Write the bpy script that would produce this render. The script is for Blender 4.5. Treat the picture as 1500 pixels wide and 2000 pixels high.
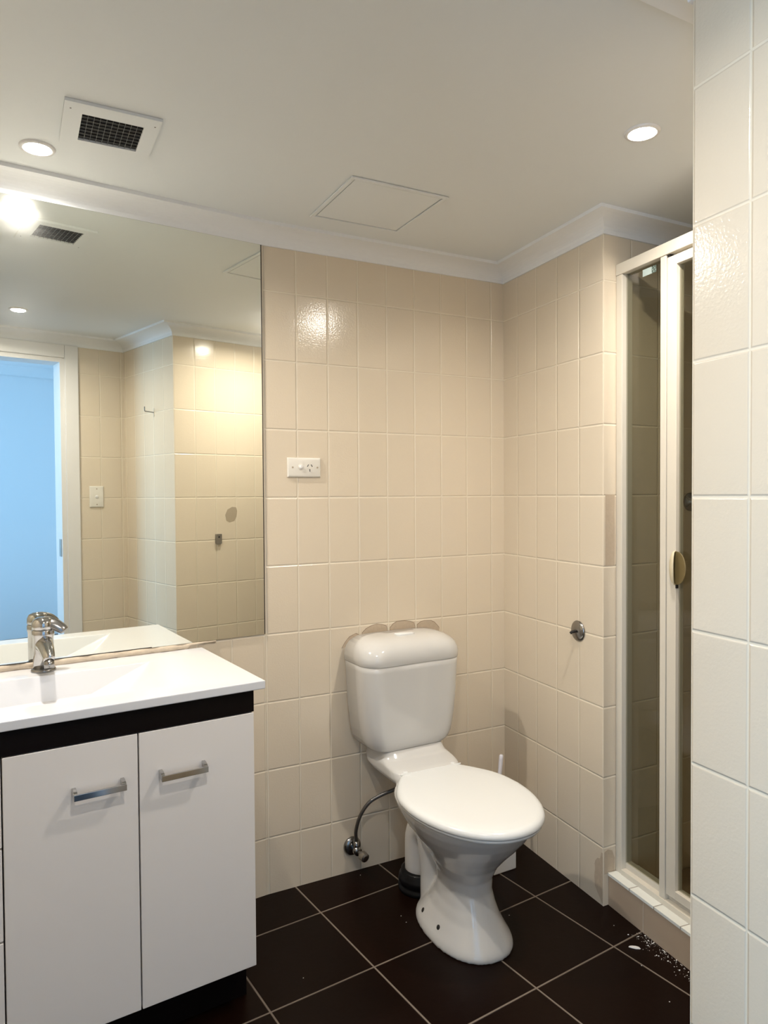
import bpy, bmesh, math, random
from mathutils import Vector, Matrix
random.seed(7)
C = bpy.context.scene.collection
PI = math.pi
for o in list(bpy.data.objects): bpy.data.objects.remove(o)

# ------------------------------------------------------------------ camera, world, lights, exposure
S = .215                                   # height of one wall tile in metres
CAM = Vector((-1.6238, -2.1473, 1.2601)); YAW, PITCH, ROLL = .4807, .0235, -.0067
fw = Vector((math.sin(YAW)*math.cos(PITCH), math.cos(YAW)*math.cos(PITCH), -math.sin(PITCH)))
rt = Vector((math.cos(YAW), -math.sin(YAW), 0)); up = rt.cross(fw)
r2 = rt*math.cos(ROLL) + up*math.sin(ROLL); u2 = -rt*math.sin(ROLL) + up*math.cos(ROLL)
cam = bpy.data.cameras.new('camera'); cam.sensor_fit = 'HORIZONTAL'; cam.sensor_width = 36
cam.lens = 1392.35/1500*36; cam.clip_start = .02; cam.clip_end = 60
co = bpy.data.objects.new('camera', cam); C.objects.link(co)
M = Matrix((r2, u2, -fw)).transposed().to_4x4(); M.translation = CAM; co.matrix_world = M
sc = bpy.context.scene; sc.camera = co
sc.view_settings.view_transform = 'Standard'; sc.view_settings.look = 'None'
sc.view_settings.gamma = 1; sc.view_settings.use_curve_mapping = False
sc.view_settings.exposure = 0.0

w = bpy.data.worlds.new('World'); sc.world = w; w.use_nodes = True
bg = w.node_tree.nodes['Background']; bg.inputs[0].default_value = (.42, .66, 1, 1); bg.inputs[1].default_value = 1.0

H = 2.085                                  # ceiling
DOWNLIGHTS = [(-1.557, -.265), (-.334, -.962), (-1.305, -1.488)]
LAMP_W = [10.4, 8.0, 6.0]; LAMP_SPREAD = 161; LAMP_COL = (1, .91, .80)
DAY_W = 140.0; DAY_COL = (.36, .66, 1.0)
day = bpy.data.lights.new('daylight', 'AREA'); day.shape = 'RECTANGLE'; day.size = 1.9; day.size_y = 1.75
day.energy = DAY_W; day.color = DAY_COL
do = bpy.data.objects.new('daylight', day); C.objects.link(do); do.location = (-3.62, -3.6, 1.25)
do.rotation_euler = (0, math.radians(-90), 0)       # shines in through the window of the next room

# ------------------------------------------------------------------ helpers
def tag(o, label=None, cat=None, group=None, kind=None):
    if label: o['label'] = label
    if cat: o['category'] = cat
    if group: o['group'] = group
    if kind: o['kind'] = kind
    return o
def root(name, label, cat, loc=(0, 0, 0), rz=0, group=None):
    o = bpy.data.objects.new(name, None); C.objects.link(o); o.empty_display_size = .05
    o.location = loc; o.rotation_euler = (0, 0, rz)
    return tag(o, label, cat, group)
def obj(name, bm, mat, parent=None, smooth=False, bevel=0, seg=2, sub=0):
    bmesh.ops.recalc_face_normals(bm, faces=bm.faces)
    me = bpy.data.meshes.new(name); bm.to_mesh(me); bm.free()
    for m in (mat if isinstance(mat, (list, tuple)) else [mat]): me.materials.append(m)
    o = bpy.data.objects.new(name, me); C.objects.link(o)
    if parent: o.parent = parent
    if smooth:
        for f in me.polygons: f.use_smooth = True
    if bevel:
        b = o.modifiers.new('bevel', 'BEVEL'); b.width = bevel; b.segments = seg; b.limit_method = 'ANGLE'
        b.angle_limit = math.radians(40)
        for f in me.polygons: f.use_smooth = True
        b.harden_normals = True
    if sub:
        s = o.modifiers.new('sub', 'SUBSURF'); s.levels = s.render_levels = sub
    return o
def BM(): return bmesh.new()
def box(bm, x0, x1, y0, y1, z0, z1, mi=0):
    v = [bm.verts.new(p) for p in ((x0,y0,z0),(x1,y0,z0),(x1,y1,z0),(x0,y1,z0),(x0,y0,z1),(x1,y0,z1),(x1,y1,z1),(x0,y1,z1))]
    for q in ((3,2,1,0),(4,5,6,7),(0,1,5,4),(1,2,6,5),(2,3,7,6),(3,0,4,7)):
        f = bm.faces.new([v[i] for i in q]); f.material_index = mi
    return v
def obox(bm, p, a, b, c):
    """box from corner p spanned by vectors a, b, c"""
    p, a, b, c = Vector(p), Vector(a), Vector(b), Vector(c)
    v = [bm.verts.new(p+q) for q in (Vector(), a, a+b, b, c, a+c, a+b+c, b+c)]
    for q in ((3,2,1,0),(4,5,6,7),(0,1,5,4),(1,2,6,5),(2,3,7,6),(3,0,4,7)): bm.faces.new([v[i] for i in q])
def prism(bm, pts, z0, z1):
    lo = [bm.verts.new((x, y, z0)) for x, y in pts]; hi = [bm.verts.new((x, y, z1)) for x, y in pts]
    n = len(pts); bm.faces.new(lo[::-1]); bm.faces.new(hi)
    for i in range(n): bm.faces.new((lo[i], lo[(i+1) % n], hi[(i+1) % n], hi[i]))
def loft(bm, rings, cap0=True, cap1=True):
    R = [[bm.verts.new(p) for p in r] for r in rings]; n = len(R[0])
    for a, b in zip(R, R[1:]):
        for i in range(n): bm.faces.new((a[i], a[(i+1) % n], b[(i+1) % n], b[i]))
    if cap0: bm.faces.new(R[0][::-1])
    if cap1: bm.faces.new(R[-1])
    return R
def tube(bm, pts, rad, n=16, flat=1.0):
    pts = [Vector(p) for p in pts]; rad = rad if isinstance(rad, (list, tuple)) else [rad]*len(pts)
    t0 = (pts[1]-pts[0]).normalized(); a = t0.orthogonal().normalized(); rings = []
    for i, p in enumerate(pts):
        t = (pts[min(i+1, len(pts)-1)] - pts[max(i-1, 0)]).normalized()
        a = (a - t*a.dot(t)).normalized(); b = t.cross(a)
        rings.append([p + (a*math.cos(2*PI*k/n) + b*math.sin(2*PI*k/n)*flat)*rad[i] for k in range(n)])
    loft(bm, rings)
def lathe(bm, prof, n=32, M=None):
    """prof: (r, z) pairs round the z axis; M places it"""
    rings = [[(M @ Vector((max(r, 1e-4)*math.cos(2*PI*k/n), max(r, 1e-4)*math.sin(2*PI*k/n), z))) if M else Vector((max(r, 1e-4)*math.cos(2*PI*k/n), max(r, 1e-4)*math.sin(2*PI*k/n), z)) for k in range(n)] for r, z in prof]
    loft(bm, rings)
def smoothpath(pts, m=6):
    pts = [Vector(p) for p in pts]; P = [pts[0]*2-pts[1]] + pts + [pts[-1]*2-pts[-2]]; out = []
    for i in range(1, len(P)-2):
        for k in range(m):
            t = k/m; a, b, c, d = P[i-1:i+3]
            out.append(.5*((2*b)+(c-a)*t+(2*a-5*b+4*c-d)*t*t+(3*b-a-3*c+d)*t*t*t))
    return out + [pts[-1]]
def facing(p, n):
    """matrix whose z axis is n, at p"""
    n = Vector(n).normalized(); m = n.to_track_quat('Z', 'Y').to_matrix().to_4x4(); m.translation = Vector(p); return m

# ------------------------------------------------------------------ materials
class NT:
    def __init__(s, name):
        s.m = bpy.data.materials.new(name); s.m.use_nodes = True; s.t = s.m.node_tree; s.n = s.t.nodes
        s.b = s.n['Principled BSDF']; s.out = s.n['Material Output']
    def new(s, k, **kw):
        x = s.n.new(k)
        for a, v in kw.items(): setattr(x, a, v)
        return x
    def ln(s, a, b): s.t.links.new(a, b)
    def math(s, op, a, b=None, clamp=False):
        x = s.new('ShaderNodeMath', operation=op, use_clamp=clamp)
        for i, v in enumerate((a, b)):
            if v is None: continue
            if isinstance(v, (int, float)): x.inputs[i].default_value = v
            else: s.ln(v, x.inputs[i])
        return x.outputs[0]
    def mixc(s, f, a, b):
        x = s.new('ShaderNodeMix', data_type='RGBA')
        for i, v in ((0, f), (6, a), (7, b)):
            if isinstance(v, (int, float)): x.inputs[i].default_value = v
            elif isinstance(v, (tuple, list)): x.inputs[i].default_value = tuple(v)[:3]+(1,)
            else: s.ln(v, x.inputs[i])
        return x.outputs[2]
def P(name, col, rough=.5, metal=0, coat=0, noise=0, nscale=20, bump=0, bscale=60, spec=None):
    t = NT(name); b = t.b
    b.inputs['Base Color'].default_value = (*col, 1); b.inputs['Roughness'].default_value = rough
    b.inputs['Metallic'].default_value = metal; b.inputs['Coat Weight'].default_value = coat
    b.inputs['Coat Roughness'].default_value = .05
    if spec is not None: b.inputs['Specular IOR Level'].default_value = spec
    tc = t.new('ShaderNodeTexCoord')
    if noise:
        nz = t.new('ShaderNodeTexNoise'); nz.inputs['Scale'].default_value = nscale; nz.inputs['Detail'].default_value = 4
        t.ln(tc.outputs['Object'], nz.inputs['Vector'])
        t.ln(t.mixc(nz.outputs[0], [c*(1-noise) for c in col], [min(1, c*(1+noise)) for c in col]), b.inputs['Base Color'])
    if bump:
        nz = t.new('ShaderNodeTexNoise'); nz.inputs['Scale'].default_value = bscale; nz.inputs['Detail'].default_value = 3
        t.ln(tc.outputs['Object'], nz.inputs['Vector'])
        bp = t.new('ShaderNodeBump'); bp.inputs['Strength'].default_value = 1; bp.inputs['Distance'].default_value = bump
        t.ln(nz.outputs[0], bp.inputs['Height']); t.ln(bp.outputs[0], b.inputs['Normal'])
    return t.m
def tiled(name, col, grout, tw, th, gw, groove, rough, micro=0, tone=.03, mscale=140, nois=.0, spec=.5):
    """tiles on UV coordinates counted in tiles; tw, th = tile size in metres"""
    t = NT(name); b = t.b; uv = t.new('ShaderNodeUVMap')
    sp = t.new('ShaderNodeSeparateXYZ'); t.ln(uv.outputs[0], sp.inputs[0])
    ds = []
    for o, size in ((sp.outputs[0], tw), (sp.outputs[1], th)):
        fr = t.math('FRACT', o); d = t.math('MINIMUM', fr, t.math('SUBTRACT', 1.0, fr)); ds.append(t.math('MULTIPLY', d, size))
    d = t.math('MINIMUM', ds[0], ds[1])
    mr = t.new('ShaderNodeMapRange', interpolation_type='SMOOTHSTEP'); mr.inputs['From Min'].default_value = gw*.35
    mr.inputs['From Max'].default_value = gw*.75; t.ln(d, mr.inputs['Value']); f = mr.outputs[0]
    wn = t.new('ShaderNodeTexWhiteNoise', noise_dimensions='2D')
    cb = t.new('ShaderNodeCombineXYZ'); t.ln(t.math('FLOOR', sp.outputs[0]), cb.inputs[0]); t.ln(t.math('FLOOR', sp.outputs[1]), cb.inputs[1])
    t.ln(cb.outputs[0], wn.inputs['Vector'])
    tcol = t.mixc(wn.outputs['Value'], [c*(1-tone) for c in col], [min(1, c*(1+tone)) for c in col])
    tc = t.new('ShaderNodeTexCoord')
    if nois:
        nz = t.new('ShaderNodeTexNoise'); nz.inputs['Scale'].default_value = 9; nz.inputs['Detail'].default_value = 6
        t.ln(tc.outputs['Object'], nz.inputs['Vector'])
        k = t.new('ShaderNodeMix', data_type='RGBA', blend_type='MULTIPLY'); k.inputs[0].default_value = nois
        t.ln(tcol, k.inputs[6]); t.ln(nz.outputs[1], k.inputs[7]); tcol = k.outputs[2]
    t.ln(t.mixc(f, grout, tcol), b.inputs['Base Color'])
    t.ln(t.math('MULTIPLY_ADD', f, rough-.6) if False else t.math('ADD', t.math('MULTIPLY', f, rough-.6), .6), b.inputs['Roughness'])
    b.inputs['Specular IOR Level'].default_value = spec
    mr2 = t.new('ShaderNodeMapRange', interpolation_type='SMOOTHSTEP'); mr2.inputs['From Min'].default_value = gw*.2
    mr2.inputs['From Max'].default_value = gw*1.3; t.ln(d, mr2.inputs['Value'])
    hgt = t.math('MULTIPLY', mr2.outputs[0], groove)
    if micro:
        nz = t.new('ShaderNodeTexNoise'); nz.inputs['Scale'].default_value = mscale; nz.inputs['Detail'].default_value = 2
        t.ln(tc.outputs['Object'], nz.inputs['Vector']); hgt = t.math('ADD', hgt, t.math('MULTIPLY', nz.outputs[0], micro))
    bp = t.new('ShaderNodeBump'); bp.inputs['Strength'].default_value = 1; bp.inputs['Distance'].default_value = 1
    t.ln(hgt, bp.inputs['Height']); t.ln(bp.outputs[0], b.inputs['Normal'])
    return t.m

TW = .5033*S
CREAM = (.74, .645, .51)
m_tile = tiled('cream_tile', CREAM, (.80, .72, .58), TW, S, .0034, .0013, .14, micro=.0003, tone=.012, mscale=190)
m_floor = tiled('floor_tile', (.0075, .0025, .0012), (.21, .172, .14), .30, .30, .0042, .0008, .36, micro=.0002, tone=.12, mscale=60, spec=.10)
m_kerb = tiled('kerb_tile', (.43, .335, .245), (.52, .44, .35), .2, .2, .003, .0008, .35, tone=.05)
m_strip = tiled('white_strip_tile', (.78, .79, .74), (.33, .30, .26), .1, .1, .003, .0006, .25, tone=.05)
m_ceil = P('ceiling_paint', (.76, .79, .80), .55, bump=.0004, bscale=30)
m_cornice = P('cornice_paint', (.84, .86, .88), .45)
m_white = P('white_gloss_door', (.85, .81, .775), .28, coat=.2)
m_trim = P('white_trim_paint', (.80, .79, .78), .35)
m_top = P('vanity_top', (.75, .76, .79), .18, coat=.3)
m_dark = P('wenge_board', (.006, .004, .0035), .42, bump=.0002, bscale=200, spec=.08)
m_ceramic = P('white_ceramic', (.66, .655, .64), .13, coat=.4)
m_seat = P('white_seat_plastic', (.81, .83, .83), .22)
m_chrome = P('chrome', (.50, .495, .49), .10, metal=1)
m_oldchrome = P('worn_chrome', (.30, .295, .29), .22, metal=1)
m_black = P('black_rubber', (.006, .006, .007), .35, spec=.2)
m_void = P('dark_void', (.01, .009, .009), .6)
m_frame = P('cream_powdercoat', (.71, .66, .565), .35)
m_plastic = P('white_plastic', (.80, .77, .70), .3)
m_recess = P('olive_handle_recess', (.17, .125, .05), .4)  # back plate of the handle, a darker olive-brown than the grip
m_handle = P('aged_cream_plastic', (.70, .62, .44), .3)
m_pvc = P('white_pvc', (.72, .70, .67), .35)
m_bare = P('bare_tile_body', (.52, .42, .31), .7, noise=.12, nscale=60, bump=.0004, bscale=150)
m_chip = P('chip_edge', (.53, .43, .32), .7, noise=.15, nscale=80)
m_rim = P('brown_chip_rim', (.27, .20, .14), .7)
m_stain = P('grey_stain', (.42, .35, .26), .5)
m_sealant = P('cream_sealant', (.62, .52, .40), .5, noise=.2, nscale=50, bump=.002, bscale=60)
m_flake = P('plaster_flake', (.85, .83, .80), .7)
m_brush = P('lilac_white_plastic', (.72, .72, .80), .3)
m_hose = P('braided_hose', (.16, .15, .14), .3, metal=.9, bump=.001, bscale=400)
m_strike = P('brass_strike', (.40, .37, .33), .3, metal=1)
m_wallroom = P('bedroom_wall_paint', (.80, .82, .84), .6)
m_carpet = P('dark_carpet', (.035, .035, .04), .9, noise=.3, nscale=200)
m_sticker = P('pale_sticker', (.50, .60, .58), .4)
m_stickdark = P('sticker_print', (.10, .14, .12), .5)
m_mesh = P('black_mesh', (.02, .02, .02), .5)
m_wire = P('grey_wire', (.20, .20, .20), .4, metal=.5)
def mirror_mat():
    t = NT('mirror_silver'); b = t.b
    b.inputs['Base Color'].default_value = (.86, .88, .82, 1); b.inputs['Metallic'].default_value = 1; b.inputs['Roughness'].default_value = .0
    g = t.new('ShaderNodeBsdfAnisotropic') if False else t.new('ShaderNodeBsdfGlossy')
    g.inputs['Roughness'].default_value = .22; g.inputs['Color'].default_value = (.9, .92, .9, 1)
    tc = t.new('ShaderNodeTexCoord'); mp = t.new('ShaderNodeMapping'); mp.inputs['Scale'].default_value = (3, 3, 14)
    mp.inputs['Rotation'].default_value = (0, .5, 0)
    nz = t.new('ShaderNodeTexNoise'); nz.inputs['Scale'].default_value = 3; nz.inputs['Detail'].default_value = 5
    t.ln(tc.outputs['Object'], mp.inputs[0]); t.ln(mp.outputs[0], nz.inputs['Vector'])
    mx = t.new('ShaderNodeMixShader'); t.ln(t.math('MULTIPLY', nz.outputs[0], .07), mx.inputs[0])
    t.ln(b.outputs[0], mx.inputs[1]); t.ln(g.outputs[0], mx.inputs[2]); t.ln(mx.outputs[0], t.out.inputs[0])
    return t.m
m_mirror = mirror_mat()
m_mirror_edge = P('mirror_edge', (.03, .025, .02), .4)
def glass_mat(name, tint):
    t = NT(name); tr = t.new('ShaderNodeBsdfTransparent'); tr.inputs[0].default_value = (*tint, 1)
    g = t.new('ShaderNodeBsdfGlossy'); g.inputs['Roughness'].default_value = .02
    fr = t.new('ShaderNodeFresnel'); fr.inputs['IOR'].default_value = 1.45
    gm = t.new('ShaderNodeNewGeometry')
    mx = t.new('ShaderNodeMixShader'); t.ln(t.math('MULTIPLY', fr.outputs[0], t.math('SUBTRACT', 1.0, gm.outputs['Backfacing'])), mx.inputs[0]); t.ln(tr.outputs[0], mx.inputs[1]); t.ln(g.outputs[0], mx.inputs[2])
    t.ln(mx.outputs[0], t.out.inputs[0]); return t.m
m_glass = glass_mat('grey_tinted_glass', (.72, .72, .67))
m_clear = glass_mat('clear_glass', (.97, .98, .99))
def emit(name, col, k):
    t = NT(name); b = t.b; b.inputs['Emission Color'].default_value = (*col, 1); b.inputs['Emission Strength'].default_value = k; return t.m
m_lamp = emit('lamp_lens', (1, .95, .86), 280)

# ------------------------------------------------------------------ plan of the room (metres)
MU, WA, PA, EA, FR = .0977, -.0786, -.0824, .0116, .1011
K = Vector((-.9284, 0, 0)); mm = Vector((math.cos(MU), math.sin(MU), 0)); nm = Vector((mm.y, -mm.x, 0))
def V(t, d, z): return K - mm*t + nm*d + Vector((0, 0, z))
Rd = Vector((math.sin(WA), -math.cos(WA), 0)); Nn = Rd*.5496
E = Vector((-.6568, -1.3615, 0)); pd = Vector((math.sin(PA), -math.cos(PA), 0)); Cc = E + pd*.560
ed = Vector((math.cos(EA), math.sin(EA), 0))
SB1 = Vector((.85, Nn.y, 0)); SB2 = E + ed*(.85-E.x)/ed.x
LB = V(1.30, 0, 0); AW = .0079; ad = Vector((math.cos(AW), math.sin(AW), 0))
DL = Cc - ad*(Cc.x-LB.x+.02)
poly = [LB, K, Vector((0, 0, 0)), Nn, SB1, SB2, E, Cc, DL]
TH = .05
def offs(poly, dist):
    """mitred offset of the closed plan outline; positive = away from the room"""
    n = len(poly); out = []
    for i in range(n):
        a, b, c = poly[i-1], poly[i], poly[(i+1) % n]
        d1 = (b-a).normalized(); d2 = (c-b).normalized()
        n1 = Vector((-d1.y, d1.x, 0)); n2 = Vector((-d2.y, d2.x, 0))
        k = 1 + n1.dot(n2); out.append(b + (n1+n2)*(dist/k))
    return out
outp = offs(poly, TH)
def uvmap(me, fn):
    uv = me.uv_layers.new(name='UVMap')
    for l in me.loops: uv.data[l.index].uv = fn(me.vertices[l.vertex_index].co)
def wall(i, name, label, mat, org, dr, tw, z0=-.0, top=2.12, zf=.8342):
    n = len(poly); a, b, c, d = poly[i], poly[(i+1) % n], outp[(i+1) % n], outp[i]
    bm = BM(); prism(bm, [(p.x, p.y) for p in (a, b, c, d)], z0, top)
    o = obj(name, bm, mat); o['kind'] = 'structure'; tag(o, label, 'wall')
    uvmap(o.data, lambda co: ((co-org).dot(dr)/tw, co.z/S - zf))
    return o
X = Vector((1, 0, 0))
w_van = wall(0, 'wall_vanity', 'cream tiled wall behind the mirror and the vanity', m_tile, K - mm*(.0002), mm, TW)
w_back = wall(1, 'wall_back', 'cream tiled wall behind the toilet', m_tile, Vector((-.2668*S, 0, 0)), X, TW)
w_right = wall(2, 'wall_right', 'cream tiled wall between toilet corner and shower', m_tile, Rd*(.4213*S), Rd, .5338*S)
w_show = wall(3, 'wall_shower_end', 'cream tiled end wall inside the shower by the fixed glass', m_tile, Vector((.0707, 0, 0)), X, .117)
w_sb = wall(4, 'wall_shower_back', 'cream tiled long wall at the back of the shower', m_tile, SB1, Vector((0, 1, 0)), TW)
w_pe = wall(5, 'wall_pier_end', 'cream tiled end face of the near pier seen in the mirror', m_tile, E, ed, .5009*S)
w_pier = wall(6, 'wall_pier', 'near white tiled pier face at the right edge', m_tile, E, pd, .4978*S)
w_left = wall(8, 'wall_left', 'cream tiled wall left of the vanity', m_tile, LB, Vector((0, 1, 0)), TW)
# wall with the doorway (opening -1.775 .. -1.005, head 1.972)
DX0, DX1, DZ = -1.780, -1.006, 1.972
dy = lambda x: Cc.y + (x-Cc.x)*math.tan(AW)
bm = BM(); T2 = .11
def dpr(x0, x1, z0, z1): prism(bm, [(x0, dy(x0)-T2), (x1, dy(x1)-T2), (x1, dy(x1)), (x0, dy(x0))], z0, z1)
dpr(DX1, Cc.x+.055, 0, 2.12); dpr(DX0, DX1, DZ, 2.12); dpr(DL.x, DX0, 0, 2.12)
w_door = obj('wall_door', bm, m_tile); w_door['kind'] = 'structure'; tag(w_door, 'cream tiled wall with the doorway, seen in the mirror', 'wall')
uvmap(w_door.data, lambda co: ((co-Cc).dot(-ad)/TW + .83, co.z/S - .8341))

# floor and ceiling
bm = BM(); box(bm, -2.32, .93, -2.03, .08, -.05, 0)
o = obj('floor', bm, m_floor); o['kind'] = 'structure'; tag(o, 'dark brown square floor tiles with pale grout', 'floor')
fa = Vector((math.cos(FR), math.sin(FR), 0)); fb = Vector((math.sin(FR), -math.cos(FR), 0)); F0 = Vector((-3.8013*S, -.7898*S, 0))
uvmap(o.data, lambda co: ((co-F0).dot(fa)/.29977, (co-F0).dot(fb)/.29977))
bm = BM(); box(bm, -2.32, .93, -2.03, .08, H, H+.05)
o = obj('ceiling', bm, m_ceil); o['kind'] = 'structure'; tag(o, 'off-white painted bathroom ceiling', 'ceiling')

# cove cornice round the room
prof = [(-.001, 2.036), (.006, 2.036), (.007, 2.041)] + [(.007+.063*(1-math.cos(a)), 2.041+.034*math.sin(a)) for a in [PI/2*k/8 for k in range(1, 9)]] + [(.079, 2.0755), (.080, H+.001), (-.001, H+.001)]
bm = BM(); rows = []
for off, z in prof: rows.append([bm.verts.new((p.x, p.y, z)) for p in offs(poly, -off)])
n = len(poly)
for j in range(len(rows)):
    for i in range(n):
        a, b = rows[j], rows[(j+1) % len(rows)]
        bm.faces.new((a[i], a[(i+1) % n], b[(i+1) % n], b[i]))
o = obj('trim_1', bm, m_cornice); o['kind'] = 'structure'; tag(o, 'white cove cornice running round the ceiling', 'cornice')

# room beyond the doorway
bm = BM(); box(bm, -3.2, -.19, -5.13, -5.05, 0, 2.42); o = obj('wall_bedroom_far', bm, m_wallroom); o['kind'] = 'structure'; tag(o, 'daylit far wall of the room beyond the doorway', 'wall')
bm = BM(); box(bm, -.19, -.11, -5.13, -2.04, 0, 2.42); o = obj('wall_bedroom_side', bm, m_wallroom); o['kind'] = 'structure'; tag(o, 'side wall of the room beyond the doorway', 'wall')
bm = BM(); box(bm, -3.28, -3.2, -5.13, -2.04, 0, .35); box(bm, -3.28, -3.2, -5.13, -2.04, 2.15, 2.42)
box(bm, -3.28, -3.2, -5.13, -4.6, .35, 2.15); box(bm, -3.28, -3.2, -2.6, -2.04, .35, 2.15)
o = obj('wall_bedroom_window', bm, m_wallroom); o['kind'] = 'structure'; tag(o, 'window wall of the room beyond the doorway', 'wall')
bm = BM(); box(bm, -3.28, -2.30, -2.04, -1.96, 0, 2.42); box(bm, -2.32, -.11, -2.04, -1.99, 2.125, 2.42); box(bm, -.64, -.11, -2.04, -1.99, 0, 2.125)
o = obj('wall_bedroom_near', bm, m_wallroom); o['kind'] = 'structure'; tag(o, 'bedroom side of the doorway wall', 'wall')
bm = BM(); box(bm, -3.28, -.11, -5.13, -2.03, -.05, .001); o = obj('floor_bedroom', bm, m_carpet); o['kind'] = 'structure'; tag(o, 'dark floor of the room beyond the doorway', 'floor')
bm = BM(); box(bm, -3.28, -.11, -5.13, -2.03, 2.42, 2.47); o = obj('ceiling_bedroom', bm, m_wallroom); o['kind'] = 'structure'; tag(o, 'ceiling of the room beyond the doorway', 'ceiling')
bm = BM(); box(bm, -3.2, -.19, -5.05, -4.97, 2.335, 2.42); o = obj('trim_3', bm, m_wallroom); o['kind'] = 'structure'; tag(o, 'boxed cornice on the far bedroom wall', 'cornice')
win = root('window_1', 'daylit window in the room beyond the doorway', 'window', (-3.24, -3.6, 1.25)); win['kind'] = 'structure'
bm = BM()
for a in ((-.03, .03, -1, -.95, -.9, .9), (-.03, .03, .95, 1, -.9, .9), (-.03, .03, -.95, .95, -.9, -.85), (-.03, .03, -.95, .95, .85, .9), (-.03, .03, -.025, .025, -.85, .85)): box(bm, *a)
obj('window_frame', bm, m_trim, win)
bm = BM(); box(bm, -.004, .004, -.95, .95, -.85, .85); obj('window_glass', bm, m_clear, win)

# door frame (architrave, jambs, head)
dr = root('door_1', 'white painted door frame reflected in the mirror', 'door frame', (DX1, dy(DX1), 0), AW); dr['kind'] = 'structure'
WO = DX1-DX0
bm = BM(); box(bm, 0, .066, 0, .016, 0, DZ+.066); box(bm, -WO-.066, -WO, 0, .016, 0, DZ+.066); box(bm, -WO, 0, 0, .016, DZ, DZ+.066)
obj('architrave', bm, m_trim, dr, bevel=.004)
bm = BM(); box(bm, -.022, 0, -T2-.01, .004, 0, DZ); box(bm, -WO, -WO+.022, -T2-.01, .004, 0, DZ); box(bm, -WO+.022, -.022, -T2-.01, .004, DZ-.022, DZ)
jb = obj('jamb', bm, m_trim, dr)
bm = BM(); box(bm, -.0245, -.0219, -.05, -.012, .955, 1.045); obj('strike_plate', bm, m_strike, jb)
# ------------------------------------------------------------------ shower kerb
kd = Vector((-.1047, -.9945, 0)); kn = Vector((-kd.y, kd.x, 0))*1.0        # kn points into the shower (+x)
if kn.x < 0: kn = -kn
k0 = Vector((-.0235, -.5489, 0)); KL = .806; KH = .100
kr = root('trim_2', 'tiled shower kerb with white tile strip along its top', 'kerb', k0, 0); kr['kind'] = 'structure'
bm = BM(); obox(bm, (0, 0, 0), kd*KL, kn*.115, (0, 0, KH-.008))
o = obj('kerb_face', bm, m_kerb, kr); uvmap(o.data, lambda co: (co.dot(kd)/.2+.24, co.z/.2+.45))
bm = BM(); obox(bm, kn*-.002+Vector((0, 0, KH-.008)), kd*KL, kn*.117, (0, 0, .008))
o = obj('kerb_top', bm, m_strip, kr); uvmap(o.data, lambda co: (co.dot(kd)/.1+.05, .5))
bm = BM(); prism(bm, [(-.02+.117, -.553), (.847, -.553), (.847, -1.338), (-.085+.112, -1.345)], 0.001, .03)
o = obj('floor_shower', bm, m_kerb); o['kind'] = 'structure'; tag(o, 'tiled shower floor behind the glass', 'floor'); uvmap(o.data, lambda co: (co.x/.1, co.y/.1))

# ------------------------------------------------------------------ shower screen
s0 = Vector((.0047, -.5489, 0)); SL = .800
scr = root('shower_screen', 'cream framed shower screen with grey tinted glass', 'shower screen', s0)
def sb(bm, a, b, c, d, z0, z1):            # along kd from a..b, depth c..d into the shower
    obox(bm, kd*a + kn*c + Vector((0, 0, z0)), kd*(b-a), kn*(d-c), (0, 0, z1-z0))
bm = BM(); sb(bm, .0, SL, .0, .042, 1.917, 1.951); obj('top_rail', bm, m_frame, scr, bevel=.002)
bm = BM(); sb(bm, .0, .026, .002, .042, KH, 1.917); obj('wall_jamb', bm, m_frame, scr, bevel=.0015)
bm = BM(); sb(bm, .774, SL, .002, .042, KH, 1.917); obj('wall_jamb', bm, m_frame, scr, bevel=.0015)
bm = BM(); sb(bm, .026, .774, .000, .044, KH, .116); sb(bm, .026, .774, .018, .04, .116, .134)
obj('sill_rail', bm, m_frame, scr, bevel=.0015)
bm = BM(); sb(bm, .1825, .2042, .003, .034, .116, 1.917); obj('mullion', bm, m_frame, scr, bevel=.0015)
bm = BM(); sb(bm, .024, .186, .0185, .0235, .130, 1.919); fp = obj('fixed_pane', bm, m_glass, scr)
bm = BM()
sb(bm, .096, .132, .0175, .0180, 1.889, 1.909); st = obj('sticker', bm, m_sticker, fp); st['label'] = 'pale sticker'
bm = BM()
sb(bm, .1318, .150, .0179, .0183, 1.889, 1.909)
bm2 = BM()
for q in range(7): sb(bm2, .131+.004*(q*2 % 5), .1336+.004*(q*2 % 5), .0176, .0181, 1.889+.0029*q, 1.8915+.0029*q)
obj('sticker_print', bm, m_stickdark, fp); obj('sticker_print', bm2, m_sticker, fp)
dor = bpy.data.objects.new('shower_door', None); C.objects.link(dor); dor.parent = scr
bm = BM()
a0, a1 = .2087, .770; zb, zt = .136, 1.908
sb(bm, a0, a0+.034, .003, .030, zb, zt); sb(bm, a1-.034, a1, .003, .030, zb, zt)
sb(bm, a0+.034, a1-.034, .003, .030, zb, zb+.024); sb(bm, a0+.034, a1-.034, .003, .030, zt-.026, zt)
obj('door_frame', bm, m_frame, dor, bevel=.0015)
bm = BM(); sb(bm, a0+.030, a1-.030, .0145, .0195, zb+.02, zt-.02); obj('door_pane', bm, m_glass, dor)
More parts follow.
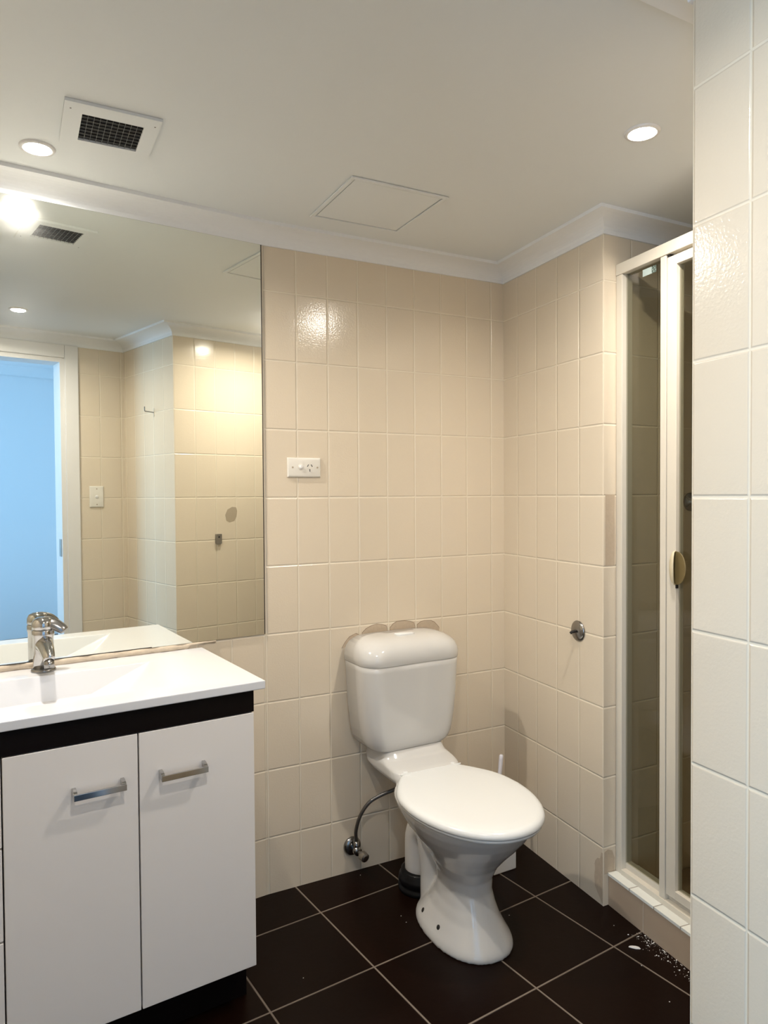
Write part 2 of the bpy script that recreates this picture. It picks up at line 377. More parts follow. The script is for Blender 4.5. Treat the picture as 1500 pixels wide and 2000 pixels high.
# oval pull handle: a back plate and a cupped grip fixed on its far side, open towards the pier
hm, hz, hw = a0+.035, .0455, .022
def oval(fx, fd):
    bm = BM(); NU, NV = 24, 12; R = []
    for iu in range(NU+1):
        a = PI*iu/NU; sa = max(0, math.sin(a))**.85; r = []
        for iv in range(NV+1):
            b = iv/NV; r.append(bm.verts.new(kd*(hm + hw*sa*fx(b)) - kn*(-.0028+fd(b)*sa**.8) + Vector((0, 0, 1.056+hz*math.cos(a)))))
        R.append(r)
    for p, q in zip(R, R[1:]):
        for i in range(NV): bm.faces.new((p[i], p[i+1], q[i+1], q[i]))
    bmesh.ops.remove_doubles(bm, verts=bm.verts, dist=1e-5)
    return bm
h1 = obj('handle', oval(lambda b: -1+1.5*b, lambda b: .0005+.0195*math.sin(b*PI/2)**.8), m_handle, dor, smooth=True)
sl = h1.modifiers.new('solid', 'SOLIDIFY'); sl.thickness = .0025; sl.offset = 0
h2 = obj('handle_recess', oval(lambda b: -1+2.7*b, lambda b: .0012), m_recess, dor, smooth=True)
sl = h2.modifiers.new('solid', 'SOLIDIFY'); sl.thickness = .002; sl.offset = 0
bm = BM(); sb(bm, .2043, .2086, .012, .02, .14, 1.905); sb(bm, a0+.0335, a0+.037, .0025, .010, 1.0, 1.10); obj('dark_gap_strips', bm, m_void, dor)  # dark strips added as painted shade in the door gap and handle slit
bm = BM(); sb(bm, .206, .216, .006, .02, 1.908, 1.916); obj('pivot_block', bm, m_void, dor)

# shower tap on the end wall
tp = root('shower_tap', 'dull shower tap seen through the door glass beside the pier', 'tap', (.335, Nn.y, 1.232))
bm = BM(); lathe(bm, [(.03, 0), (.03, .006), (.014, .012), (.012, .04)], M=facing((0, 0, 0), (0, -1, 0))); obj('tap_body', bm, m_oldchrome, tp, smooth=True)
bm = BM(); lathe(bm, [(.008, .04), (.02, .042), (.02, .058), (.012, .063)], n=12, M=facing((0, 0, 0), (0, -1, 0))); obj('tap_handle', bm, m_oldchrome, tp)

# ------------------------------------------------------------------ mirror
mr = root('wall_mirror', 'large frameless mirror above the vanity with dark worn edges', 'mirror', V(0, 0, .829), MU)
ML, MT = 1.29, 2.038-.829
bm = BM(); box(bm, -ML, -.002, -.005, -.0008, 0, MT); o = obj('mirror_glass', bm, [m_mirror, m_mirror_edge], mr)
for f in o.data.polygons:
    if abs(f.normal.y) < .5: f.material_index = 1
bm = BM(); box(bm, -ML, 0, -.0052, -.0006, MT-.0022, MT+.0008); box(bm, -.0032, -.0002, -.0052, -.0006, 0, MT); box(bm, -ML, -.35, -.0052, -.0006, -.0006, .0016)
obj('worn_edge', bm, m_mirror_edge, mr)
bm = BM(); random.seed(3); top = []; N_ = 90
R = []
for i in range(N_+1):
    x = -ML + (ML-.16)*i/N_; h = .0165 if x < -.24 else .007; y = .006+.002*math.sin(i*.9)+random.uniform(-.001, .0015)
    R.append([Vector((x, -.0005, 0)), Vector((x, -y*.8, -.001)), Vector((x, -y-.002, -h*.5+random.uniform(-.001, .001))), Vector((x, -y, -h-random.uniform(-.001, .001))), Vector((x, -.0005, -h-.001))])
loft(bm, R); obj('sealant', bm, m_sealant, mr, smooth=True)

# ------------------------------------------------------------------ vanity
TV = .812; XC = .65                         # centre of the cabinet along the mirror wall
va = root('vanity_cabinet', 'white gloss bathroom vanity with dark band and moulded basin top', 'vanity', V(XC, 0, 0), MU)
tx = lambda t: XC - t
# top with a sloping-sided rectangular basin
bm = BM()
x0, x1, yb, yf = tx(1.10), tx(.202), -.004, -.466
bx0, bx1, by0, by1 = tx(.892), tx(.388), -.108, -.385
z = TV; outer = [(x0, yb), (x1, yb), (x1, yf), (x0, yf)]; rim = [(bx0, by0), (bx1, by0), (bx1, by1), (bx0, by1)]
low = [(bx0+.15, by0-.018), (bx1-.15, by0-.018), (bx1-.15, by1+.03), (bx0+.15, by1+.03)]
ov = [bm.verts.new((x, y, z)) for x, y in outer]; rv = [bm.verts.new((x, y, z)) for x, y in rim]
lv = [bm.verts.new((x, y, z-.062)) for x, y in low]; bv = [bm.verts.new((x, y, z-.0205)) for x, y in outer]
bl = [bm.verts.new((x, y, z-.09)) for x, y in [(bx0+.14, by0-.01), (bx1-.14, by0-.01), (bx1-.14, by1+.02), (bx0+.14, by1+.02)]]
br = [bm.verts.new((x, y, z-.0205)) for x, y in [(bx0-.01, by0+.01), (bx1+.01, by0+.01), (bx1+.01, by1-.01), (bx0-.01, by1-.01)]]
for i in range(4):
    j = (i+1) % 4
    for q in ((ov[i], ov[j], rv[j], rv[i]), (rv[i], rv[j], lv[j], lv[i]), (ov[j], ov[i], bv[i], bv[j]), (bv[j], bv[i], br[i], br[j]), (br[j], br[i], bl[i], bl[j])): bm.faces.new(q)
bm.faces.new(lv); bm.faces.new(bl[::-1])
ct = obj('basin_top', bm, m_top, va, bevel=.003, seg=3)
bm = BM(); lathe(bm, [(.0, 0), (.022, 0), (.022, .003), (.016, .004), (.0, .0035)], M=Matrix.Translation((tx(.64), -.235, TV-.0615))); obj('waste', bm, m_chrome, ct, smooth=True)
# carcass, band, kick
cx0, cx1 = tx(1.073), tx(.229)
bm = BM(); box(bm, cx0+.001, cx0+.017, -.436, -.006, .11, .7905); box(bm, cx1-.017, cx1-.001, -.436, -.006, .11, .7905)
box(bm, cx0+.017, cx1-.017, -.02, -.006, .11, .7905); box(bm, cx0+.017, cx1-.017, -.436, -.02, .11, .126)
obj('carcass', bm, m_white, va)
bm = BM(); box(bm, cx0, cx1, -.455, -.437, .738, .7912); obj('top_band', bm, m_dark, va)['label'] = 'dark timber band'
bm = BM(); box(bm, cx0+.01, cx1-.0, -.388, -.372, 0, .11); box(bm, cx1-.016, cx1-.0, -.372, -.03, 0, .11); box(bm, cx0+.01, cx0+.026, -.372, -.03, 0, .11); obj('kickboard', bm, m_dark, va)
def bar_handle(parent, xc, zc, L=.107):
    bm = BM()
    for s in (-1, 1):
        x = xc+s*(L/2-.004)
        rings = []
        for k, xx in enumerate((x-.004, x+.004)):
            rings.append([Vector((xx, -.455-.0005, zc-.009))] + [Vector((xx, -.455-.013-.0115*math.sin(a)-.0, zc+.003+.008*math.cos(a))) for a in [PI*q/8 for q in range(9)]][::1] + [Vector((xx, -.455-.0005, zc-.009))])
        # half-round lug
        pr_ = [Vector((0, -.4552, zc-.006))] + [Vector((0, -.4552-.024*math.sin(a), zc+.012*math.cos(a))) for a in [PI*.5*q/6 for q in range(7)]] + [Vector((0, -.4792, zc-.006))]
        A = [bm.verts.new(p+Vector((x-.004, 0, 0))) for p in pr_]; B = [bm.verts.new(p+Vector((x+.004, 0, 0))) for p in pr_]
        bm.faces.new(A); bm.faces.new(B[::-1])
        for i in range(len(A)): j = (i+1) % len(A); bm.faces.new((A[i], B[i], B[j], A[j]))
    box(bm, xc-L/2, xc+L/2, -.4815, -.4755, zc-.0085, zc+.0045)
    return obj('handle', bm, m_chrome, parent, bevel=.0008)
for t0, t1, hc, hz in ((.229, .5015, .4058, .633), (.5045, .7705, .588, .633)):
    bm = BM(); box(bm, tx(t1), tx(t0), -.455, -.437, .112, .735)
    d = obj('door', bm, m_white, va, bevel=.0015); bar_handle(d, tx(hc), hz)
for z0, z1 in ((.553, .735), (.362, .549), (.112, .358)):
    bm = BM(); box(bm, cx0, tx(.7735), -.455, -.437, z0, z1)
    d = obj('drawer', bm, m_white, va, bevel=.0015); bar_handle(d, (cx0+tx(.7735))/2, z1-.1)
# ------------------------------------------------------------------ basin mixer
tap = root('basin_mixer', 'chrome single lever basin mixer tap on the vanity top', 'tap', V(.6385, .052, TV), MU)
bm = BM(); lathe(bm, [(.0, 0), (.0295, 0), (.030, .004), (.028, .008), (.0255, .009)]); obj('base_ring', bm, m_oldchrome, tap, smooth=True)
bm = BM(); lathe(bm, [(.0, .006), (.0245, .006), (.0248, .05), (.0252, .088), (.0268, .092), (.0268, .106), (.0255, .108), (.0, .108)], n=40)
obj('body', bm, m_chrome, tap, smooth=True)
bm = BM(); pts = smoothpath([(0, -.002, .072), (0, -.026, .073), (0, -.055, .068), (0, -.084, .057), (0, -.100, .048)])
tube(bm, pts, [.0245-.0105*i/(len(pts)-1) for i in range(len(pts))], n=24, flat=.8); obj('spout', bm, m_chrome, tap, smooth=True)
bm = BM(); lathe(bm, [(.0, -.014), (.0115, -.014), (.0118, .004), (.0, .004)], n=24, M=Matrix.Translation((0, -.096, .041)) @ Matrix.Rotation(-.25, 4, 'X')); obj('aerator', bm, m_oldchrome, tap, smooth=True)
bm = BM(); lathe(bm, [(.0, .108), (.0250, .1085), (.0268, .112), (.0264, .124), (.0225, .134), (.014, .1395), (.0, .141)], n=40)
cap = obj('lever', bm, m_chrome, tap, smooth=True)
bm = BM(); pts = smoothpath([(-.004, .002, .122), (.012, -.006, .124), (.028, -.013, .119), (.042, -.020, .109), (.049, -.023, .102)])
tube(bm, pts, [.0185-.0075*(i/(len(pts)-1))**2 for i in range(len(pts)-1)]+[.006], n=24, flat=.62); obj('lever_arm', bm, m_oldchrome, cap, smooth=True)

# ------------------------------------------------------------------ toilet
TT = math.radians(.4); TO = Vector((-.477, 0, 0))
to = root('toilet', 'white close-coupled toilet with closed lid in the corner', 'toilet', TO, TT)
def ring(db, df, hw, z, u0=0, n=48, pb=2.2, pf=2.2, dm=None):
    """egg outline: db back, df front (distance from the wall), hw half width"""
    dm = (db+df)/2 if dm is None else dm; r = []
    for k in range(n):
        a = 2*PI*k/n; c, s_ = math.cos(a), math.sin(a); pw = pf if s_ > 0 else pb
        x = hw*math.copysign(abs(c)**(2/pw), c); y = (df-dm if s_ > 0 else dm-db)*math.copysign(abs(s_)**(2/pw), s_)
        r.append(Vector((u0+x, -(dm+y), z)))
    return r
bm = BM()
# flared foot and bowl
secs = [(0, .262, .610, .114), (.010, .262, .611, .115), (.022, .266, .606, .111), (.045, .285, .590, .098), (.075, .310, .570, .083), (.11, .335, .553, .072), (.145, .350, .540, .066),
        (.18, .345, .540, .070), (.215, .325, .556, .086), (.25, .30, .586, .108), (.285, .27, .620, .133), (.32, .235, .650, .156), (.35, .21, .672, .171), (.366, .20, .680, .176), (.375, .20, .682, .177)]
loft(bm, [ring(b, f, hw, z, dm=f-(f-b)*.46, pb=2.4) for z, b, f, hw in secs])
# thin rear shelf that carries the cistern
loft(bm, [ring(.03, .30, .085, .352, pb=5, pf=5), ring(.012, .29, .112, .368, pb=6, pf=5), ring(.005, .28, .122, .384, pb=6, pf=5), ring(.005, .262, .122, .404, pb=7, pf=5), ring(.006, .245, .121, .410, pb=7, pf=5), ring(.006, .185, .116, .420, pb=7, pf=5), ring(.006, .165, .110, .441, pb=7, pf=5)])
# trap passage standing behind the bowl
loft(bm, [ring(.262, .40, .068, .004), ring(.255, .36, .060, .05), ring(.248, .345, .054, .10), ring(.235, .340, .053, .16), ring(.215, .335, .054, .22), ring(.19, .33, .060, .28), ring(.15, .33, .070, .36)])
tube(bm, [(0, -.20, .215), (0, -.30, .215)], .05, n=20)
pan = obj('bowl', bm, m_ceramic, to, smooth=True)
r_ = pan.modifiers.new('remesh', 'REMESH'); r_.mode = 'VOXEL'; r_.voxel_size = .004; r_.use_smooth_shade = True
s_ = pan.modifiers.new('smooth', 'SMOOTH'); s_.factor = .5; s_.iterations = 6
for x, d, z, nv in ((-.0917, .3647, .0406, (-.83, .22, .51)), (-.0979, .4635, .0445, (-.88, -.03, .47))):
    bm = BM(); lathe(bm, [(.0, .0012), (.0065, .0010), (.0072, -.001), (.0072, -.012), (0, -.012)], n=16, M=facing((x, -d, z), nv)); obj('bolt_hole', bm, m_void, pan)
# seat and lid
def outline(n_side=26, grow=0.0):
    """half outline (u, d) of the lid, back to front: hinge neck, shoulder, egg-shaped front"""
    pts = [(.112, .192), (.114, .206), (.111, .222), (.106, .238), (.108, .252), (.121, .270), (.140, .297)]
    for k in range(0, n_side+1):
        a = PI/2*k/n_side; pts.append((.189*math.cos(a)**.95 if k < n_side else 0, .452+.266*math.sin(a)) if a > 0 else (.189, .452))
    sm = smoothpath([(u, d, 0) for u, d in pts[:7]] + [(.168, .345, 0), (.184, .395, 0)] + [(u, d, 0) for u, d in pts[7:9]], 4)
    half = [(p.x, p.y) for p in sm] + pts[9:]
    return [(u+grow if u > 0 else u, d) for u, d in half]
def lidrings(levels):
    h = outline(); n_ = len(h); full = h + [(-u, d) for u, d in h[-2::-1]]
    cu, cd = 0, .43; R = []
    for z, sc_ in levels:
        r = []
        for u, d in full:
            L = math.hypot(u, d-cd); k = max(0, (L-sc_)/L) if L > 0 else 1
            r.append(Vector((u*k, -(cd+(d-cd)*k), z)))
        R.append(r)
    return R
bm = BM(); loft(bm, lidrings([(.3735, .014), (.375, .006), (.381, .004), (.385, .006)])); obj('seat', bm, m_seat, to, smooth=True)
bm = BM(); loft(bm, lidrings([(.383, .008), (.3845, .002), (.389, 0), (.396, .0015), (.401, .006), (.404, .012), (.4055, .020), (.406, .06), (.4062, .12)]))
ld = obj('lid', bm, m_seat, to, smooth=True)
bm = BM(); box(bm, -.108, .108, -.262, -.258, .4035, .4075); obj('hinge_line', bm, m_seat, ld, bevel=.0015)
for s in (-1, 1):
    bm = BM(); lathe(bm, [(0, 0), (.009, 0), (.009, .0015), (.006, .003), (0, .003)], n=16, M=Matrix.Translation((s*.085, -.246, .4055))); obj('hinge_cap', bm, m_seat, ld, smooth=True)
# cistern
def rr(hw, d0, d1, z, r=.05, n=8):
    """rounded rectangle with square corners at the wall"""
    P_ = [Vector((-hw, -d0, z)), ] ; r = min(r, hw*.9, (d1-d0)*.9)
    for k in range(n+1):
        a = PI/2*k/n; P_.append(Vector((-hw+r-r*math.cos(a), -(d1-r+r*math.sin(a)), z)))
    for k in range(n+1):
        a = PI/2*k/n; P_.append(Vector((hw-r+r*math.sin(a), -(d1-r+r*math.cos(a)), z)))
    P_.append(Vector((hw, -d0, z))); return P_
bm = BM(); loft(bm, [rr(hw, .0135, d, z, r) for z, hw, d, r in ((.434, .105, .128, .04), (.437, .124, .143, .045), (.443, .138, .154, .05), (.455, .150, .160, .052), (.472, .158, .164, .054), (.50, .164, .167, .055), (.55, .171, .170, .056), (.62, .177, .172, .057), (.70, .181, .174, .058), (.7225, .182, .1745, .058))])
obj('cistern', bm, m_ceramic, to, smooth=True)
bm = BM(); loft(bm, [rr(hw, .0135, d, z, r) for z, hw, d, r in ((.7190, .180, .1725, .058), (.7195, .1825, .1755, .060), (.7225, .1845, .1775, .062), (.74, .186, .178, .064), (.755, .184, .176, .066), (.77, .178, .169, .068), (.782, .168, .157, .068), (.791, .154, .139, .066), (.797, .135, .114, .06), (.7995, .110, .09, .05), (.8005, .07, .06, .03))])
clid = obj('cistern_lid', bm, m_ceramic, to, smooth=True)
bm = BM(); loft(bm, [rr(.034, .0, .026, z, .012) for z in (0, .009)] + [rr(.031, .002, .023, .0115, .011)])
for v_ in bm.verts: v_.co = Vector((v_.co.x, v_.co.y-.078, v_.co.z+.793))
fb_ = obj('flush_button', bm, m_seat, clid, smooth=False, bevel=.001)
def twist(o, deg, p=Vector((0, -.12, 0))):
    a = math.radians(deg); o.rotation_euler.z = a; o.location = p - Matrix.Rotation(a, 3, 'Z') @ p
for o in to.children:
    if o.name.split('.')[0] in ('cistern', 'cistern_lid'): twist(o, 2.0)
    elif o.name.split('.')[0] in ('bowl', 'seat', 'lid'): twist(o, -1.6)
# outlet pipe into the floor
bm = BM(); pts = [(0, -.19, .01), (0, -.19, .08), (0, -.19, .15)] + [(0, -.19-.06*(1-math.cos(a)), .15+.07*math.sin(a)) for a in [PI/2*q/6 for q in range(1, 7)]] + [(0, -.29, .22)]
tube(bm, pts, .053, n=28); pp = obj('outlet_pipe', bm, m_pvc, to, smooth=True)
bm = BM(); lathe(bm, [(.055, .0), (.074, .0), (.076, .012), (.070, .016), (.070, .026), (.075, .03), (.073, .044), (.066, .05), (.066, .062), (.054, .066), (.052, .05)], n=36, M=Matrix.Translation((0, -.19, 0)))
obj('rubber_collar', bm, m_black, pp, smooth=True)['label'] = 'black rubber pipe collar'

# water stop valve and hose
vx, vz_ = -.634, .088
sv = root('stop_valve', 'dark chrome water stop valve on the wall below the cistern', 'valve', (vx, 0, vz_))
bm = BM(); lathe(bm, [(0, 0), (.031, 0), (.031, .004), (.027, .010), (.015, .013), (0, .013)], M=facing((0, -.0005, 0), (0, -1, 0))); obj('wall_flange', bm, m_oldchrome, sv, smooth=True)
bm = BM(); lathe(bm, [(0, .008), (.012, .008), (.012, .03), (.0135, .032), (.0135, .05), (0, .05)], M=facing((0, 0, 0), (0, -1, 0))); tube(bm, [(0, -.036, 0), (0, -.036, .03)], .010)
obj('valve_body', bm, m_oldchrome, sv, smooth=True)
bm = BM(); lathe(bm, [(0, .05), (.008, .05), (.008, .062), (.0145, .064), (.0155, .072), (.0145, .084), (.008, .087), (0, .087)], n=14, M=facing((0, 0, 0), (.12, -1, -.10))); obj('valve_handle', bm, m_strike, sv)
bm = BM(); tube(bm, smoothpath([(vx, -.036, vz_+.028), (-.637, -.040, .155), (-.624, -.047, .205), (-.596, -.057, .247), (-.555, -.070, .270), (-.512, -.082, .284), (-.485, -.085, .30), (-.475, -.072, .325), (-.475, -.055, .338)]), .006, n=12)
tag(obj('water_hose', bm, m_hose, smooth=True), 'dark flexible water hose curving from stop valve to cistern', 'hose')

# toilet brush in its holder, between pan and corner
tb = root('toilet_brush_holder', 'white square toilet brush holder on the floor behind the toilet', 'brush holder', (-.188, -.200, 0), math.radians(2))
bm = BM(); box(bm, -.048, .048, -.048, .048, 0, .115); o = obj('holder_cup', bm, m_pvc, tb, bevel=.004)
hb = root('toilet_brush', 'pale plastic toilet brush handle sticking up behind the seat', 'brush', (-.188, -.195, .13))
bm = BM(); tube(bm, [(0, 0, -.012), (.012, .008, .06), (.030, .017, .15), (.0435, .0245, .220), (.0455, .0255, .2305), (.046, .026, .2335)], [.009, .009, .0095, .0105, .0095, .005], n=16, flat=.7); obj('handle', bm, m_brush, hb, smooth=True)
bm = BM(); lathe(bm, [(0, -.0147), (.022, -.0147), (.022, -.006), (.006, .004), (0, .004)]); obj('splash_cap', bm, m_brush, hb, smooth=True)

# ------------------------------------------------------------------ fittings on the walls
ol = root('power_outlet', 'white wall power outlet with one switch right of the mirror', 'outlet', (-.7935, 0, 1.3505))
bm = BM(); loft(bm, [rr(w_, 0, .0, 0) for w_ in ()] or [[Vector((sx*(.0567-b), -y, sz*(.0315-b))) for sx, sz in ((-1, -1), (1, -1), (1, 1), (-1, 1))] for y, b in ((.0003, 0), (.004, .0002), (.0075, .003), (.0085, .006))])
pl_ = obj('faceplate', bm, m_plastic, ol, bevel=.0008)
bm = BM(); lathe(bm, [(0, 0), (.0098, 0), (.0098, .0012), (.0085, .0016), (0, .0016)], n=24, M=facing((-.0125, -.0082, .001), (0, -1, 0))); rim_ = obj('switch_rim', bm, m_plastic, pl_)
bm = BM(); lathe(bm, [(0, 0), (.0068, 0), (.0064, .003), (0, .0034)], n=24, M=facing((-.0125, -.0095, .001), (0, -1, .25))); obj('switch', bm, m_trim, pl_, smooth=True)
for sx, ang in ((.0115, .52), (.0245, -.52), (.018, 0)):
    bm = BM(); zc = .006 if ang else -.009; d_ = Vector((math.sin(ang), 0, math.cos(ang))); e_ = Vector((d_.z, 0, -d_.x))
    obox(bm, Vector((sx, -.0086, zc)) - d_*.0042 - e_*.0011, d_*.0084, e_*.0022, (0, -.0003, 0)); obj('socket_slot', bm, m_void, pl_)
for sx in (-.040, .044):
    bm = BM(); lathe(bm, [(0, 0), (.003, 0), (.003, .0006), (0, .0006)], n=14, M=facing((sx, -.0084, 0), (0, -1, 0))); obj('screw_cap', bm, m_stain, pl_)
sw = root('light_switch', 'white single light switch by the door frame, seen in the mirror', 'switch', (-.8557, dy(-.8557), 1.2625), AW+PI)
bm = BM(); loft(bm, [[Vector((sx*(.036-b), -y, sz*(.056-b))) for sx, sz in ((-1, -1), (1, -1), (1, 1), (-1, 1))] for y, b in ((.0003, 0), (.004, .0002), (.0075, .003), (.0085, .006))]); pl_ = obj('faceplate', bm, m_plastic, sw, bevel=.0008)
bm = BM(); lathe(bm, [(0, 0), (.0085, 0), (.0085, .0015), (.006, .0035), (0, .004)], n=20, M=facing((0, -.0084, 0), (0, -1, 0))); obj('switch', bm, m_trim, pl_, smooth=True)
for sz in (-.041, .041):
    bm = BM(); lathe(bm, [(0, 0), (.0035, 0), (.0035, .0006), (0, .0006)], n=14, M=facing((0, -.0084, sz), (0, -1, 0))); obj('screw_cap', bm, m_stain, pl_)
# roll holder mount on the right wall
rp = Rd*.432; rn = Vector((Rd.y, -Rd.x, 0)); rn = rn if rn.x < 0 else -rn
rh = root('toilet_roll_mount', 'round chrome wall mount with short dark pin right of toilet', 'wall mount', (rp.x, rp.y, .825))
bm = BM(); lathe(bm, [(0, .0003), (.0325, .0003), (.033, .003), (.028, .007), (.010, .011), (0, .012)], M=facing((0, 0, 0), rn)); obj('mount_disc', bm, m_oldchrome, rh, smooth=True)
bm = BM(); tube(bm, [rn*.008, rn*.024+Vector((0, .002, -.002)), rn*.029+Vector((0, .003, -.006))], [.0052, .0046, .0044], n=14); obj('pin', bm, m_void, rh, smooth=True)
# hook on the pier face, bracket and stain on the pier end (seen in the mirror)
pn = Vector((-math.cos(PA), -math.sin(PA), 0)); hp = E + pd*.208
bm = BM(); tube(bm, smoothpath([Vector((0, 0, 0)), pn*.025+Vector((0, 0, .002)), pn*.047+Vector((0, 0, .004)), pn*.05+Vector((0, 0, .012)), pn*.05+Vector((0, 0, .026))], 4), .0026, n=10)
hk = root('wall_hook', 'small dark L-shaped hook on the pier, seen in the mirror', 'hook', (hp.x, hp.y, 1.684)); obj('hook_wire', bm, m_oldchrome, hk, smooth=True)
bm = BM(); box(bm, -.003, .003, -.003, .003, -.02, .02); obj('hook_plate', bm, m_plastic, hk)
en = Vector((-math.sin(EA), math.cos(EA), 0))
def pe(s): return E + ed*s
b0 = pe(.222); bk = root('wall_bracket', 'small dark metal bracket low on the pier end, seen in mirror', 'bracket', (b0.x, b0.y, 1.045), EA)
bm = BM(); loft(bm, [[Vector((.0155*c-.0, y, s*.026)) for c, s in ((-1, -.8), (-.6, -1), (.6, -1), (1, -.8), (1, 1), (-1, 1))] for y in (.0003, .012)]); obj('bracket_body', bm, m_oldchrome, bk, bevel=.001)
bm = BM(); lathe(bm, [(0, 0), (.005, 0), (.005, .001), (0, .001)], n=14, M=facing((0, .012, .011), (0, 1, 0))); obj('screw_hole', bm, m_void, bk)
def patch(name, pts, org, ex, nrm, mat, parent, label=None, th=.0006):
    """thin flat mark on a wall: pts (s, z) in metres along ex from org"""
    bm = BM(); a = [bm.verts.new(org + ex*s + Vector((0, 0, z)) + nrm*.0002) for s, z in pts]; b = [bm.verts.new(v.co + nrm*th) for v in a]
    bm.faces.new(a[::-1]); bm.faces.new(b); n = len(a)
    for i in range(n): bm.faces.new((a[i], a[(i+1) % n], b[(i+1) % n], b[i]))
    o = obj(name, bm, mat, parent)
    if label: o['label'] = label
    return o
patch('grey_patch', [(.262, 1.165), (.275, 1.193), (.300, 1.206), (.322, 1.204), (.328, 1.185), (.324, 1.155), (.312, 1.135), (.285, 1.127), (.268, 1.137)], E, ed, en, m_stain, w_pe, 'grey worn patch')
# chipped paint above the cistern
Yn = Vector((0, -1, 0)); O0 = Vector((0, 0, 0))
for pts in ([(-.665, .755), (-.652, .775), (-.636, .790), (-.614, .799), (-.604, .794), (-.600, .770)],
            [(-.592, .770), (-.5885, .799), (-.575, .811), (-.556, .819), (-.536, .8236), (-.515, .820), (-.499, .814), (-.496, .803), (-.496, .77)],
            [(-.483, .77), (-.4835, .806), (-.472, .818), (-.457, .8253), (-.428, .825), (-.405, .821), (-.391, .816), (-.386, .801), (-.386, .77)],
            [(-.376, .77), (-.376, .807), (-.362, .816), (-.3446, .819), (-.322, .817), (-.307, .810), (-.296, .799), (-.287, .789), (-.290, .77)]):
    cx_ = sum(p[0] for p in pts)/len(pts)
    rim_pts = [(x + (.0012 if x > cx_ else -.0012), z + (.0015 if z > .78 else 0)) for x, z in pts]
    pr_ = patch('chipped_rim', rim_pts, O0, X, Yn, m_rim, w_back, 'brown rim of chipped paint', th=.0004)
    patch('chipped_paint', pts, O0, X, Yn, m_chip, w_back, 'bare tile showing above the cistern', th=.0009)
# bare brown tile and peeling paint on the nib by the shower
patch('bare_tile', [(.0068, 1.042), (.0445, 1.041), (.046, 1.12), (.0445, 1.2), (.0455, 1.2575), (.0066, 1.258)], Vector((Nn.x, Nn.y, 0)), X, Yn, m_bare, w_show, 'unpainted brown tile strip')
patch('peeled_paint', [(.003, .098), (.044, .098), (.046, .14), (.036, .165), (.018, .172), (.004, .166)], Vector((Nn.x, Nn.y, 0)), X, Yn, m_bare, w_show, 'peeled paint at the foot')
patch('peeled_paint', [(.512, .045), (.5475, .004), (.5475, .163), (.541, .163), (.536, .142), (.523, .138), (.514, .126), (.510, .115), (.513, .10), (.509, .075)], O0, Rd, rn, m_chip, w_right, 'peeled paint at the foot')

# ------------------------------------------------------------------ ceiling fittings
for k, (x, y) in enumerate(DOWNLIGHTS):
    lab = ['round recessed downlight above the mirror beside the vent', 'round recessed downlight near the shower', 'round recessed downlight near the doorway, seen in the mirror'][k]
    d = root('downlight', lab, 'downlight', (x, y, H), 0, 'recessed ceiling downlights')
    bm = BM(); lathe(bm, [(.0285, .004), (.0285, -.002), (.031, -.005), (.038, -.004), (.040, -.0003), (.040, .002)], n=40); obj('trim_ring', bm, m_trim, d, smooth=True)
    bm = BM(); lathe(bm, [(0, -.0022), (.0282, -.0018), (.0282, .002), (0, .002)], n=40); obj('lens', bm, m_lamp, d)
    sp = bpy.data.lights.new('downlight_beam', 'AREA'); sp.shape = 'DISK'; sp.size = .052; sp.energy = LAMP_W[k]; sp.color = LAMP_COL; sp.spread = math.radians(LAMP_SPREAD)
    so = bpy.data.objects.new('downlight_beam', sp); C.objects.link(so); so.location = (0, 0, -.0062); so.parent = d
# exhaust vent
ev = root('ceiling_vent', 'square white ceiling exhaust vent with black mesh', 'vent', (-1.416, -.430, H))
ox, oy, ix0, ix1, iy0, iy1 = .098, .098, -.061, .066, -.055, .068
bm = BM()
for a in ((-ox, ox, iy1, oy), (-ox, ox, -oy, iy0), (-ox, ix0, iy0, iy1), (ix1, ox, iy0, iy1)): box(bm, *a, -.007, -.0004)
obj('vent_plate', bm, m_ceil, ev)
bm = BM(); box(bm, ix0-.004, ix1+.004, iy0-.004, iy1+.004, -.0018, -.0005); obj('vent_mesh', bm, m_mesh, ev)
bm = BM()
for i in range(1, 10): x = ix0+(ix1-ix0)*i/10; box(bm, x-.0004, x+.0004, iy0, iy1, -.0046, -.0030)
for i in range(1, 8): y = iy0+(iy1-iy0)*i/8; box(bm, ix0, ix1, y-.0013, y+.0013, -.0040, -.0018, 1)
obj('vent_grille', bm, [m_wire, m_void], ev)
for sx, sy in ((-.085, -.07), (.087, -.068)):
    bm = BM(); lathe(bm, [(0, -.0002), (.002, -.0002), (.002, .001), (0, .001)], n=10, M=Matrix.Translation((sx, sy, -.0071))); obj('screw', bm, m_wire, ev)
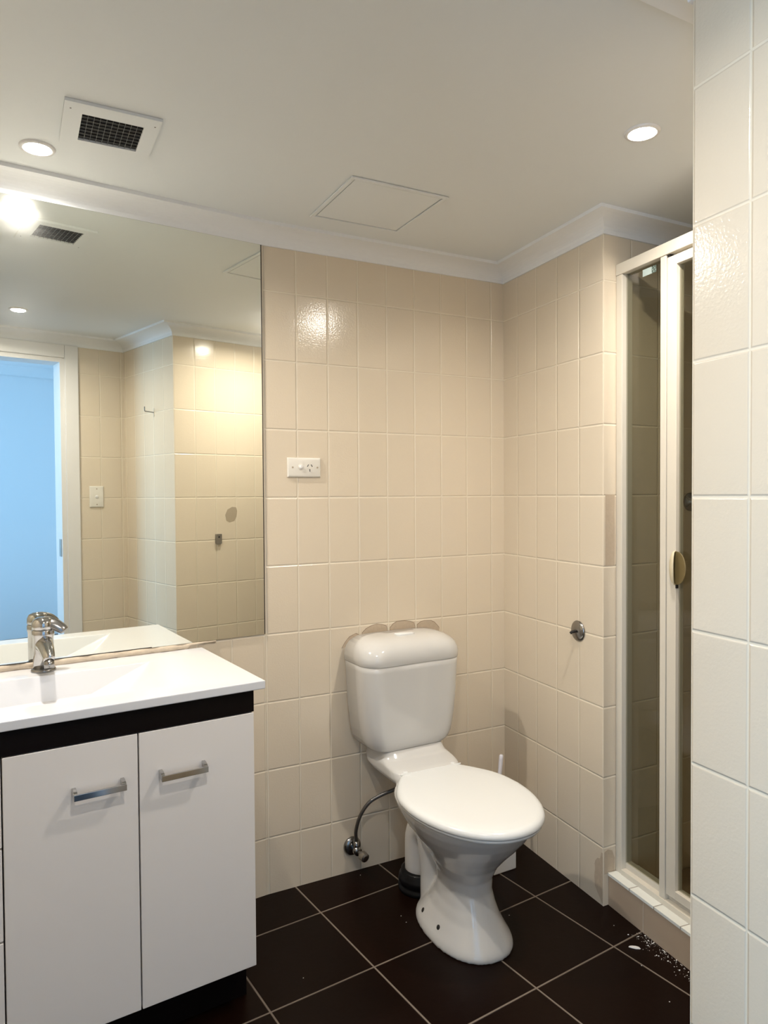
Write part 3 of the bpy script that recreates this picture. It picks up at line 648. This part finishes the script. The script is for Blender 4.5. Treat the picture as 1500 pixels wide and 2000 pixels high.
# access panel
ap = root('ceiling_access_panel', 'painted access panel set into the ceiling above the toilet', 'access panel', (-.685, -.318, H))
bm = BM(); A_, B_ = .148, .148
for a in ((-A_, A_, B_-.012, B_), (-A_, A_, -B_, -B_+.012), (-A_, -A_+.012, -B_+.012, B_-.012), (A_-.012, A_, -B_+.012, B_-.012)): box(bm, *a, -.005, -.0004)
obj('panel_frame', bm, m_ceil, ap, bevel=.0015)
bm = BM(); box(bm, -A_+.016, A_-.016, -B_+.016, B_-.016, -.003, -.0004); obj('panel_board', bm, m_ceil, ap, bevel=.001)

# ------------------------------------------------------------------ plaster crumbs on the floor
def flake(bm, x, y, rx, ry, a, h, n=9):
    ca, sa = math.cos(a), math.sin(a); lo, hi = [], []
    for k in range(n):
        b = 2*PI*k/n; q = random.uniform(.75, 1.1); u, v = rx*q*math.cos(b), ry*q*math.sin(b)
        lo.append(bm.verts.new((x+u*ca-v*sa, y+u*sa+v*ca, .0003))); hi.append(bm.verts.new((x+.8*(u*ca-v*sa), y+.8*(u*sa+v*ca), h)))
    bm.faces.new(lo[::-1]); bm.faces.new(hi)
    for k in range(n): bm.faces.new((lo[k], lo[(k+1) % n], hi[(k+1) % n], hi[k]))
random.seed(11)
bm = BM(); flake(bm, -.113, -.737, .018, .0058, -.75, .003); tag(obj('plaster_flake', bm, m_flake), 'largest white plaster flake on the floor by shower kerb', 'flake')
bm = BM()
kp = lambda s, d: k0 + kd*s - kn*d
for i in range(150):
    s = random.uniform(.145, .36) if random.random() < .9 else random.uniform(.05, .5)
    d = abs(random.gauss(0, .022))+.002; q = kp(s, d); r = random.choice([.0005, .0006, .0007, .0009, .0011, .0019]); flake(bm, q.x, q.y, r*random.uniform(1, 1.8), r, random.uniform(0, 3), r*.8, 6)
for x, y in ((-.0877, -.635), (-.325, -.45), (-.155, -.80), (-.20, -.93), (-.62, -.035), (-.614, -.335), (-.612, -.30), (-.97, -.42)): flake(bm, x, y, .002, .0012, random.uniform(0, 3), .001, 6)
tag(obj('plaster_crumbs', bm, m_flake), 'scatter of white plaster crumbs along the foot of shower kerb', 'debris', kind='stuff')
